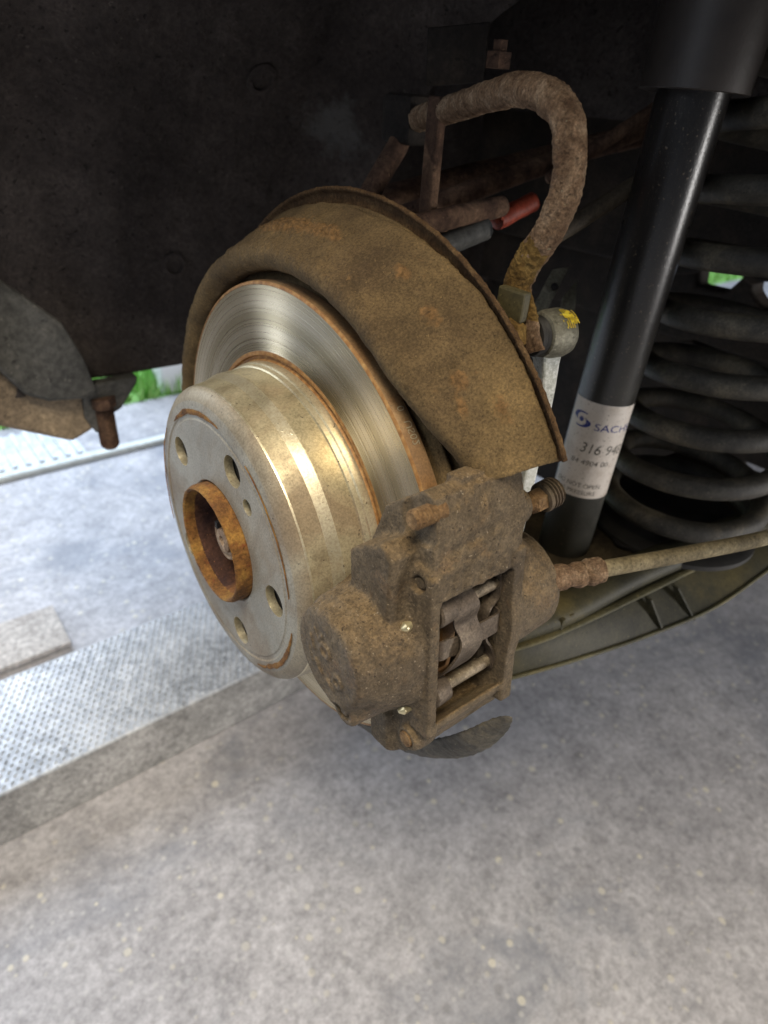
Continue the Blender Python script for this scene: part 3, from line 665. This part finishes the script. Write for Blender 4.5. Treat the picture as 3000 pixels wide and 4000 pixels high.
thr = lambda x0, n, p, r0, r1: [(x0 + i * p + d, rr) for i in range(n) for d, rr in ((0, r0), (p * .5, r1))]
obj('bridge_bolt', cyl_l(135.5, 63.5, [(-34, 3.9)] + thr(-30, 7, 1.5, 3.5, 4.1) + [(-19.4, 3.8), (-18.8, 3.2), (-18.8, .3)]), 'caliper_bolt', cal, smooth='auto')
obj('bridge_bolt', cyl_l(129, -55, [(-34, 4.2)] + thr(-30, 4, 1.5, 3.8, 4.3) + [(-22, 3.8), (-21.4, .3)]), 'caliper_bolt', cal, smooth='auto')
for n, t in ((132.5, 13.5), (131.5, -32)):
    obj('retaining_pin', cyl_l(n, t, [(-76, 3.3), (-30, 3.3), (-25, 2.9), (-22.4, 2.7), (-19.8, 1.0), (-19.6, .2)], seg=24), ['pin_steel'], cal, smooth='auto')
    obj('pin_tip', cyl_l(n, t, [(-30, 2.5), (-18.2, 2.4), (-16.4, .9), (-16.2, .2)], seg=24), 'brass_pin', cal, smooth='auto')
    obj('pin_bush', cyl_l(n, t, [(-42, 4.0), (-42, 6.8), (-34, 7.2), (-33, 6.4), (-33, 4.0)], seg=32), 'spring_clip', cal, smooth='auto')
# cross-shaped pad spring: folded strip with two arms
def strip(pts, wdir, half, thick=.5):
    P = spline(pts, 40); out = []; fs = []
    t = np.gradient(P, axis=0); wd = np.array(wdir, float)
    for i in range(len(P)):
        tn = t[i] / np.linalg.norm(t[i]); n_ = np.cross(tn, wd); n_ /= np.linalg.norm(n_)
        h = half(i / (len(P) - 1)) if callable(half) else half
        out += [P[i] + wd * h + n_ * thick, P[i] - wd * h + n_ * thick, P[i] - wd * h - n_ * thick, P[i] + wd * h - n_ * thick]
    for i in range(len(P) - 1):
        for s in range(4): u = (s + 1) % 4; fs.append([i * 4 + s, i * 4 + u, (i + 1) * 4 + u, (i + 1) * 4 + s])
    fs += [[3, 2, 1, 0], [len(out) - 4 + s for s in range(4)]]
    return np.array(out), fs
sp = obj('pad_spring', loc(strip([(-46.5, 131, 21), (-46.5, 136.8, 15.5), (-47.5, 138.4, 11), (-49, 136.8, 4), (-50.5, 139.8, -3.5), (-49, 139.6, -10), (-46.5, 135.8, -19), (-43.5, 130, -27)], (1, 0, 0), lambda u: 7.2 + .9 * math.sin(u * 9) - 2.2 * max(0, u - .6))), 'spring_clip', cal, smooth='auto')
obj('spring_arm', loc(strip([(-54, 137.8, -4.8), (-62, 138.2, -4.6), (-69.5, 137.5, -4.5), (-71, 132, -4.5)], (0, 0, 1), 5.2)), 'spring_clip', sp, smooth='auto')
obj('spring_arm', loc(strip([(-46, 137.2, -6.5), (-40, 136.6, -5.5), (-37, 138.5, -3), (-33, 138, -3), (-29.5, 132, -4)], (0, 0, 1), 5.0)), 'spring_clip', sp, smooth='auto')
# brake pads: backing plate with a waved shim edge, and friction block
for x0, sg, lab in ((-37.5, 1, 'dark brake pad on the outer side inside the caliper window'), (-62.0, -1, 'dark brake pad on the inner side inside the caliper window')):
    pd = thing('brake_pad', lab, 'brake pad', tuple(L2W((x0, 110, -6))[0]))
    obj('backing_plate', loc(box((x0 + sg * 5.2, 112, -5.8), (2.2, 19, 28))), 'arm_dirt', pd, smooth=False, bevel=.8)
    obj('friction_block', loc(box((x0 + sg * .6, 110, -5.8), (2.4, 17, 26))), 'dark_gap', pd, smooth=False, bevel=.8)
    xx = x0 + sg * 8.2 if sg < 0 else x0 + 7
    if sg < 0:
        obj('shim', loc(strip([(-70, 133, 20), (-71.0, 132.8, 13), (-70, 132.6, 6), (-65.5, 132.5, 2), (-64.2, 132.4, -6), (-64.6, 132.4, -14), (-68, 132.6, -20), (-70.6, 132.8, -27), (-70, 132.8, -34)], (0, 1, 0), 3.4, .55)), 'spring_clip', pd, smooth='auto')
    else:
        obj('shim', loc(strip([(-30.5, 131, 20), (-32, 131, 10), (-35, 131, 2), (-35.5, 131, -10), (-33, 131, -22), (-30.5, 131, -33)], (0, 1, 0), 3.0, .55)), 'spring_clip', pd, smooth='auto')
# bleed screw with ribbed rubber cap on the inner half
bl0 = np.array([-80, 134.5, 47.5]); ax_l = np.array([-1, .10, .16]); axw = L2W(ax_l)[0]
bs = obj('bleed_screw', lathe_axis(thr(0, 5, 1.3, 3.2, 3.7) + [(6.6, 4.4), (9.5, 4.6)], L2W(bl0)[0], axw, 28), 'caliper_bolt', cal, smooth='auto')
obj('hex_nut', lathe_axis([(6.8, 4.8), (7.4, 5.6), (12.4, 5.6), (13, 4.8)], L2W(bl0)[0], axw, 6), 'caliper_bolt', bs, smooth=False)
obj('dust_cap', lathe_axis([(12.8, 4), (13, 6.7)] + [(14.2 + i * 1.7 + d, rr) for i in range(4) for d, rr in ((0, 6.9), (.5, 6.9), (.7, 5.6), (1.4, 5.6))] + [(21.2, 6.4), (22.2, 5), (22.4, .3)], L2W(bl0)[0], axw, 36), 'rubber_cap', bs, smooth='auto')
# brake hose
hs = thing('brake_hose', 'dusty brown rubber brake hose with rusty crimped end joined to the caliper', 'brake hose', (-112, 135, 18))
HP = [(-100, 131, 14.5), (-112, 135, 16.5), (-125, 139, 15.5), (-140, 145, 17), (-190, 159, 14), (-250, 176, 12), (-330, 196, 14)]
hp = spline(HP, 160)
obj('hose', tube(hp[40:], 4.3, 28), 'hose_rubber', hs)
def crimp(u):
    return 6.6 - 1.3 * math.exp(-((u - .42) / .09) ** 2) - .9 * math.exp(-((u - .70) / .05) ** 2) + .5 * math.exp(-((u - .85) / .05) ** 2)
obj('crimp_sleeve', roughen(tube(hp[18:84:1][:58], crimp, 30), .4, .5, 8, 3), 'bar_rust', hs, smooth='auto')

# ================================================================== STABILISER BAR AND LINK
BP = [(-176, -74, 195), (-164, -50, 198), (-153, -22, 202), (-140, 15, 208.5), (-123, 55, 213), (-116, 79, 209.5), (-114.5, 89.5, 199), (-114.5, 92.5, 183), (-114, 89, 166), (-113, 81.5, 152), (-112.5, 78.5, 140), (-112, 84, 128), (-112, 91.5, 115)]
bp = spline(BP, 520)
def bar_r(u):
    if u < .80: return (6.3, 6.3)
    t = min(1, (u - .80) / .10); t = t * t * (3 - 2 * t)
    return (6.3 + (3.6 - 6.3) * t, 6.3 + (11.2 - 6.3) * t)
sb = thing('stabilizer_bar', 'heavily rusted bent steel bar arching above the dust shield', 'stabilizer bar', (-114, 90, 150))
gb = tube(bp, bar_r, 56, ref=(1, 0, 0))
gb = roughen(gb, .55, .11, 5, 3); gb = roughen(gb, .5, .5, 6, 5)
vv = gb[0]; fz = np.array([np.mean(vv[q, 2]) for q in gb[1]]); fy = np.array([np.mean(vv[q, 1]) for q in gb[1]]); fx = np.array([np.mean(vv[q, 0]) for q in gb[1]])
mi = [1 if (z < 160 + 9 * mnoise.noise(Vector((y * .16, z * .16, 0))) + 4 * mnoise.noise(Vector((y * .6, z * .6, 4))) and z > 131 and fx_ > -113.5) else 0 for z, y, fx_ in zip(fz, fy, fx)]
obj('bar', gb, ['bar_rust', 'bar_crust'], sb, midx=mi)
obj('spacer_plate', box((-105.5, 83.5, 136), (2.5, 7.5, 6.5)), 'guard_plastic', sb, smooth=False, bevel=1)
lk = thing('stabilizer_link', 'grey drop link with yellow paint mark on its ball joint', 'stabilizer link', (-130, 93, 60))
JC = np.array([-125.5, 91.5, 122.5])
obj('ball_housing', roughen(lathe_axis([(-7, 7.5), (-6.5, 9.6), (-3, 10.8), (4, 11.0), (7, 10.2), (8.5, 8), (9, 1)], JC, (-1, .12, 0), 48), .15, .3, 3, 2), 'link_alu', lk, smooth='auto')
obj('rubber_boot', lathe_axis([(0, 5), (.4, 8.6), (2, 9.2), (3.4, 8.0), (5, 8.8), (6.4, 7.8), (8.5, 5)], JC + np.array([12.5, -1.6, 0]), (-1, .12, 0), 40), 'black_rubber', lk, smooth='auto')
obj('lock_nut', lathe_axis([(0, 6.6), (.6, 7.4), (6, 7.4), (6.8, 6.6), (6.8, 4), (9.5, 4), (9.5, .3)], (-106.5, 88, 124), (1, -.1, 0), 6), 'bar_crust', lk, smooth=False)
obj('link_rod', tube(spline([JC + np.array([0, 0, -8]), (-127.5, 93, 95), (-127.5, 93.5, 60), (-127.5, 93.5, 20), (-127.5, 92, -60)], 60), lambda u: (5.4 + 2.2 * math.exp(-u * 9), 5.4 + 2.6 * math.exp(-u * 9)), 4, ref=(.5, -.86, 0)), 'link_white', lk, smooth=False, bevel=1.2)
yv, yf = [], []
for i in range(16):
    for j in range(16):
        s_, q = -3 + 9 * i / 15, R(20 + 62 * j / 15); c_ = JC + np.array([-1, .12, 0]) * s_
        yv.append(c_ + 11.35 * np.array([0, math.cos(q), math.sin(q)]))
ykeep = [[i * 16 + j, i * 16 + j + 1, (i + 1) * 16 + j + 1, (i + 1) * 16 + j] for i in range(15) for j in range(15) if mnoise.noise(Vector((i * .9, j * .25, 2))) + .38 - ((i - 8) / 9) ** 2 - ((j - 8) / 8) ** 2 * .8 > 0]
obj('paint_mark', (np.array(yv), ykeep), 'yellow_paint', lk, smooth=False)

# ================================================================== SHOCK ABSORBER
SA, SBt = np.array([-279., 35, -95]), np.array([-294.5, 31.5, 330])
sax = (SBt - SA) / np.linalg.norm(SBt - SA)
sk = thing('shock_absorber', 'glossy black shock absorber tube with white printed sticker', 'shock absorber', tuple(SA))
Ls = np.linalg.norm(SBt - SA)
obj('tube', lathe_axis([(0, 12), (0, 18.4), (3, 20), (Ls, 20)], SA, sax, 96), 'shock_black', sk, smooth='auto')
obj('dust_tube', lathe_axis([(316, 20.5), (314, 28.5), (314.5, 30), (450, 30), (450, 20)], SA, sax, 96, caps=False), 'dust_tube', sk, smooth='auto')
# sticker wrapped on the tube, its print wrapped with it
camdir = np.array([114.2, 267.35, 210.]) - SA; camdir -= camdir @ sax * sax; camdir /= np.linalg.norm(camdir)
rgt = np.cross(sax, camdir)
def on_tube(u, s, r): # u = arc length to the right of the camera side, s = height along the axis
    a = u / 20.0; return SA + sax * s[..., None] + (camdir * np.cos(a)[..., None] + rgt * np.sin(a)[..., None]) * np.asarray(r)[..., None]
s0, s1 = 58.0, 132.0
uu, ss = np.meshgrid(np.linspace(-25, 42, 60), np.linspace(s0, s1, 20))
stv = on_tube(uu.ravel(), ss.ravel(), np.full(uu.size, 20.12)); stf = [[j * 60 + i, j * 60 + i + 1, (j + 1) * 60 + i + 1, (j + 1) * 60 + i] for j in range(19) for i in range(59)]
stk = tag(obj('sticker', (stv, stf), 'sticker_white', sk), 'white sticker with blue logo and grey printed numbers')
def print_on(name, s, size, u, h, m, sx=1.0, shear=0.0):
    tv, tf = text_geo(s, size, 'LEFT'); x = tv[:, 0] * sx + tv[:, 1] * shear
    obj(name, (on_tube(u + x, h + tv[:, 1], np.full(len(tv), 20.24)), tf), m, stk, smooth=False)
print_on('printed_line', 'SACHS', 7.6, -2.0, 112.4, 'ink_blue', 1.30)
print_on('printed_line', '316 948', 11.0, -8.0, 94.4, 'ink_grey', .92, .15)
print_on('printed_line', '84 4904 00', 5.6, -12.5, 85.0, 'ink_grey', 1.1, .15)
print_on('printed_line', 'DO NOT OPEN', 4.8, -20.0, 66.4, 'ink_faint', 1.05)
print_on('printed_line', 'GAS PRESSURE', 4.8, -20.0, 60.6, 'ink_faint', 1.05)
lg_v, lg_f = [], []
def lg_poly(pts):
    n = len(lg_v); lg_v.extend(pts); lg_f.append(list(range(n, n + len(pts))))
for q in range(24):
    a, b = 2 * PI * q / 24, 2 * PI * (q + 1) / 24; lg_poly([(0, 0), (1.55 * math.cos(a), 1.55 * math.sin(a)), (1.55 * math.cos(b), 1.55 * math.sin(b))])
for sg in (1, -1):
    m = 22
    for q in range(m):
        t0, t1 = q / m, (q + 1) / m
        def oi(t):
            a = R(205 - 150 * t); ro = 5.2 + 2.2 * math.sin(PI * (1 - t) * .5); ri = 2.7
            po = (math.cos(a) * (6.4 - .6 * t), math.sin(a) * 3.2 + 1.6); pi_ = (math.cos(a) * (2.7 + 2.6 * t), math.sin(a) * (2.7 + .3 * t) + 1.2 * t)
            return po, pi_
        (o0, i0), (o1, i1) = oi(t0), oi(t1); lg_poly([(sg * p[0], sg * p[1]) for p in (o0, o1, i1, i0)])
lgp = np.array(lg_v); obj('printed_logo', (on_tube(-12.5 + lgp[:, 0] * 1.25, 117.6 + lgp[:, 1] * 1.2, np.full(len(lgp), 20.24)), lg_f), 'ink_blue', stk, smooth=False)

# ================================================================== COIL SPRING
SC = np.array([-380., 70, -66]); R0 = 59; WR = 8.4
tt = np.linspace(0, 9.2, 1100)
def sp_z(t): return np.where(t < .8, t * 10, 8 + (t - .8) * 39.5)
cp = np.stack([SC[0] + R0 * np.cos(2 * PI * tt + 2.1), SC[1] + R0 * np.sin(2 * PI * tt + 2.1), SC[2] + sp_z(tt)], 1)
cs = thing('coil_spring', 'dusty black suspension coil spring behind the shock absorber', 'coil spring', tuple(SC))
obj('coil', roughen(tube(cp, WR, 20), .12, .25, 3, 3), 'coil_black', cs)

# ================================================================== SPRING LINK (lower arm) WITH PLASTIC GUARD
ar = thing('suspension_arm', 'lower suspension arm with ribbed olive plastic stone guard', 'suspension arm', (-300, 90, -100))
Bl = spline([(-90, 66, -128), (-161, 95, -120), (-213, 110, -120), (-277, 125, -120), (-348, 138, -118), (-431, 143, -110), (-560, 150, -98)], 60)
Ml = spline([(-90, 58, -106), (-163, 88, -98), (-216, 97, -98), (-297, 105, -98), (-379, 113, -97), (-449, 127, -95), (-560, 140, -93)], 60)
Tl = Ml + np.array([3, -9, 5]); Ul = Tl + np.array([8, -22, 2]); Kl = Ul + np.array([10, -110, -4])
def ribbon(*lines):
    n = len(lines[0]); v = np.concatenate(lines); f = [[a * n + i, a * n + i + 1, (a + 1) * n + i + 1, (a + 1) * n + i] for a in range(len(lines) - 1) for i in range(n - 1)]; return v, f
go_ = obj('stone_guard', roughen(ribbon(Bl + np.array([0, -10, 2]), Bl, Bl * .5 + Ml * .5 + np.array([0, 1.5, 0]), Ml + np.array([0, 0, 0]), Tl), .5, .05, 2, 2), 'guard_plastic', ar, smooth='auto')
so = go_.modifiers.new('t', 'SOLIDIFY'); so.thickness = .0022
uo = obj('arm_plate', roughen(ribbon(Tl + np.array([0, 0, -4]), Ul, Kl, Kl + np.array([0, -5, -30])), .8, .04, 3, 3), 'arm_dirt', ar, smooth='auto')
so = uo.modifiers.new('t', 'SOLIDIFY'); so.thickness = .004
for (a, b) in (((-285, 109, -97), (-290, 127, -121)), ((-316, 113, -97), (-323, 134, -121))):
    a, b = np.array(a, float), np.array(b, float); o_ = np.array([-1.0, 0, 0])
    rv = [a, a + (0, 6, -1), b + (0, 3, 0), b, (a + b) / 2 + (0, -4, 0)]
    obj('rib', (np.array([p + o_ * d for d in (0, 2.0) for p in rv]), [[0, 1, 2, 3, 4], [9, 8, 7, 6, 5]] + [[i, (i + 1) % 5, (i + 1) % 5 + 5, i + 5] for i in range(5)]), 'guard_plastic', ar, smooth=False)
for x, y in ((-200, 99), (-209, 99)):
    obj('clip_tooth', box((x, y - 3, -92), (1.5, 2, 6)), 'guard_plastic', ar, smooth=False)
obj('drain_hole', lathe_axis([(0, 9.5), (.6, 9.5), (.6, .2)], (-318, 66, -86.5), (0, 0, 1), 30), 'dark_gap', ar)
obj('guard_lip', tube(Ml + np.array([0, 2.5, 1.0]), lambda u: (1.4, 3.2), 10), 'guard_edge', ar)
obj('guard_rim', tube(Bl + np.array([0, 1.0, 0]), 1.5, 10), 'guard_edge', ar)
# ridge along the arm top under the hose
obj('arm_ridge', tube(spline([(-120, 62, -96), (-200, 84, -92), (-290, 92, -88), (-400, 108, -84), (-520, 124, -82)], 40), lambda u: (10, 14), 16), 'guard_plastic', ar)
spd = obj('spring_seat', lathe_axis([(0, 67), (4, 67), (7, 62), (7, 40)], SC + np.array([0, 0, -22]), (0, 0, 1), 60), 'black_rubber', ar, smooth='auto')

# ================================================================== REAR AXLE CARRIER AND RODS IN THE DARK
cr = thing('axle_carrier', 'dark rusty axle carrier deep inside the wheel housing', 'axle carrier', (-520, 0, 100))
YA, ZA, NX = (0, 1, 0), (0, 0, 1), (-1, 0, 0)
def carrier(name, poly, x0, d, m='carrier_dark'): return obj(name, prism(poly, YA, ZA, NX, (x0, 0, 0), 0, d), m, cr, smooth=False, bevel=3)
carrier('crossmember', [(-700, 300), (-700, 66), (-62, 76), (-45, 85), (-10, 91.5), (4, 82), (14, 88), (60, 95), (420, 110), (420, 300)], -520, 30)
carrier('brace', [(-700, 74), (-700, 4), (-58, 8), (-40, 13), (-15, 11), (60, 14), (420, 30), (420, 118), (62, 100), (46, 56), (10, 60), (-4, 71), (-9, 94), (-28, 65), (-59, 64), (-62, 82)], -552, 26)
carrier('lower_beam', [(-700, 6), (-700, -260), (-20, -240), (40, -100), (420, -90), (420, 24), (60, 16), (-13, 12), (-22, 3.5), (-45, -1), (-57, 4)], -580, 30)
def rod(name, a, b, r, m, lab, cat, group=None, r2=None, seg=20):
    L_ = np.linalg.norm(np.array(b) - np.array(a)); t = thing(name, lab, cat, tuple(a), group)
    g = lathe_axis([(0, r * .6), (r * .4, r)] + [(L_ * q / 20, r) for q in range(1, 20)] + [(L_ - r * .4, r2 or r), (L_, (r2 or r) * .6)], a, np.array(b) - np.array(a), seg)
    obj('shaft', roughen(g, .5, .12, 4, 3), m, t)
    return t
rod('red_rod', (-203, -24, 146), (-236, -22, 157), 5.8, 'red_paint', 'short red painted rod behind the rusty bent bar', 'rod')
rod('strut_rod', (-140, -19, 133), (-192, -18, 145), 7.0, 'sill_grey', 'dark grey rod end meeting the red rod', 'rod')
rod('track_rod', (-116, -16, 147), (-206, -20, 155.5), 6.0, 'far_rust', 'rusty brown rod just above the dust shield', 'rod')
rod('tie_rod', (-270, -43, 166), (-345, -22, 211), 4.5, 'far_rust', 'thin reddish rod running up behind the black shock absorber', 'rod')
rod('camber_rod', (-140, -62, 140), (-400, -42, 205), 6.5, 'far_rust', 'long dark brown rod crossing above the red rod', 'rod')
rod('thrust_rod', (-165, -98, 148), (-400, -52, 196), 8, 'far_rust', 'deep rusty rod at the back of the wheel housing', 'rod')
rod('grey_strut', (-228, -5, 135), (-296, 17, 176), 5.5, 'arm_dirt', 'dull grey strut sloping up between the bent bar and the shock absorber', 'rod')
def slab(name, quad, th, m, parent):
    q = [np.array(p, float) for p in quad]; n = np.cross(q[1] - q[0], q[2] - q[0]); n /= np.linalg.norm(n); k0 = len(q)
    return obj(name, (np.array(q + [p + n * th for p in q]), [list(range(k0)), list(range(2 * k0 - 1, k0 - 1, -1))] + [[i, i + k0, (i + 1) % k0 + k0, (i + 1) % k0] for i in range(k0)]), m, parent, smooth=False, bevel=.8)
pb = thing('perforated_strap', 'pale metal strap with a hole behind the drop link', 'strap', (-265, -20, 98))
slab('strap', [(-273, -26, 112), (-283, -20, 114), (-257, -14, 82), (-248, -21, 81)], 2.5, 'link_alu', pb)
obj('hole', lathe_axis([(0, 2.6), (.5, 2.6), (.5, .1)], (-267, -17.2, 102.5), (.75, .6, .3), 20), 'dark_gap', pb)
slab('tab', [(-290, -25, 91), (-303, -25, 103), (-288, -8, 69), (-279, -15, 69)], 3, 'link_alu', pb)
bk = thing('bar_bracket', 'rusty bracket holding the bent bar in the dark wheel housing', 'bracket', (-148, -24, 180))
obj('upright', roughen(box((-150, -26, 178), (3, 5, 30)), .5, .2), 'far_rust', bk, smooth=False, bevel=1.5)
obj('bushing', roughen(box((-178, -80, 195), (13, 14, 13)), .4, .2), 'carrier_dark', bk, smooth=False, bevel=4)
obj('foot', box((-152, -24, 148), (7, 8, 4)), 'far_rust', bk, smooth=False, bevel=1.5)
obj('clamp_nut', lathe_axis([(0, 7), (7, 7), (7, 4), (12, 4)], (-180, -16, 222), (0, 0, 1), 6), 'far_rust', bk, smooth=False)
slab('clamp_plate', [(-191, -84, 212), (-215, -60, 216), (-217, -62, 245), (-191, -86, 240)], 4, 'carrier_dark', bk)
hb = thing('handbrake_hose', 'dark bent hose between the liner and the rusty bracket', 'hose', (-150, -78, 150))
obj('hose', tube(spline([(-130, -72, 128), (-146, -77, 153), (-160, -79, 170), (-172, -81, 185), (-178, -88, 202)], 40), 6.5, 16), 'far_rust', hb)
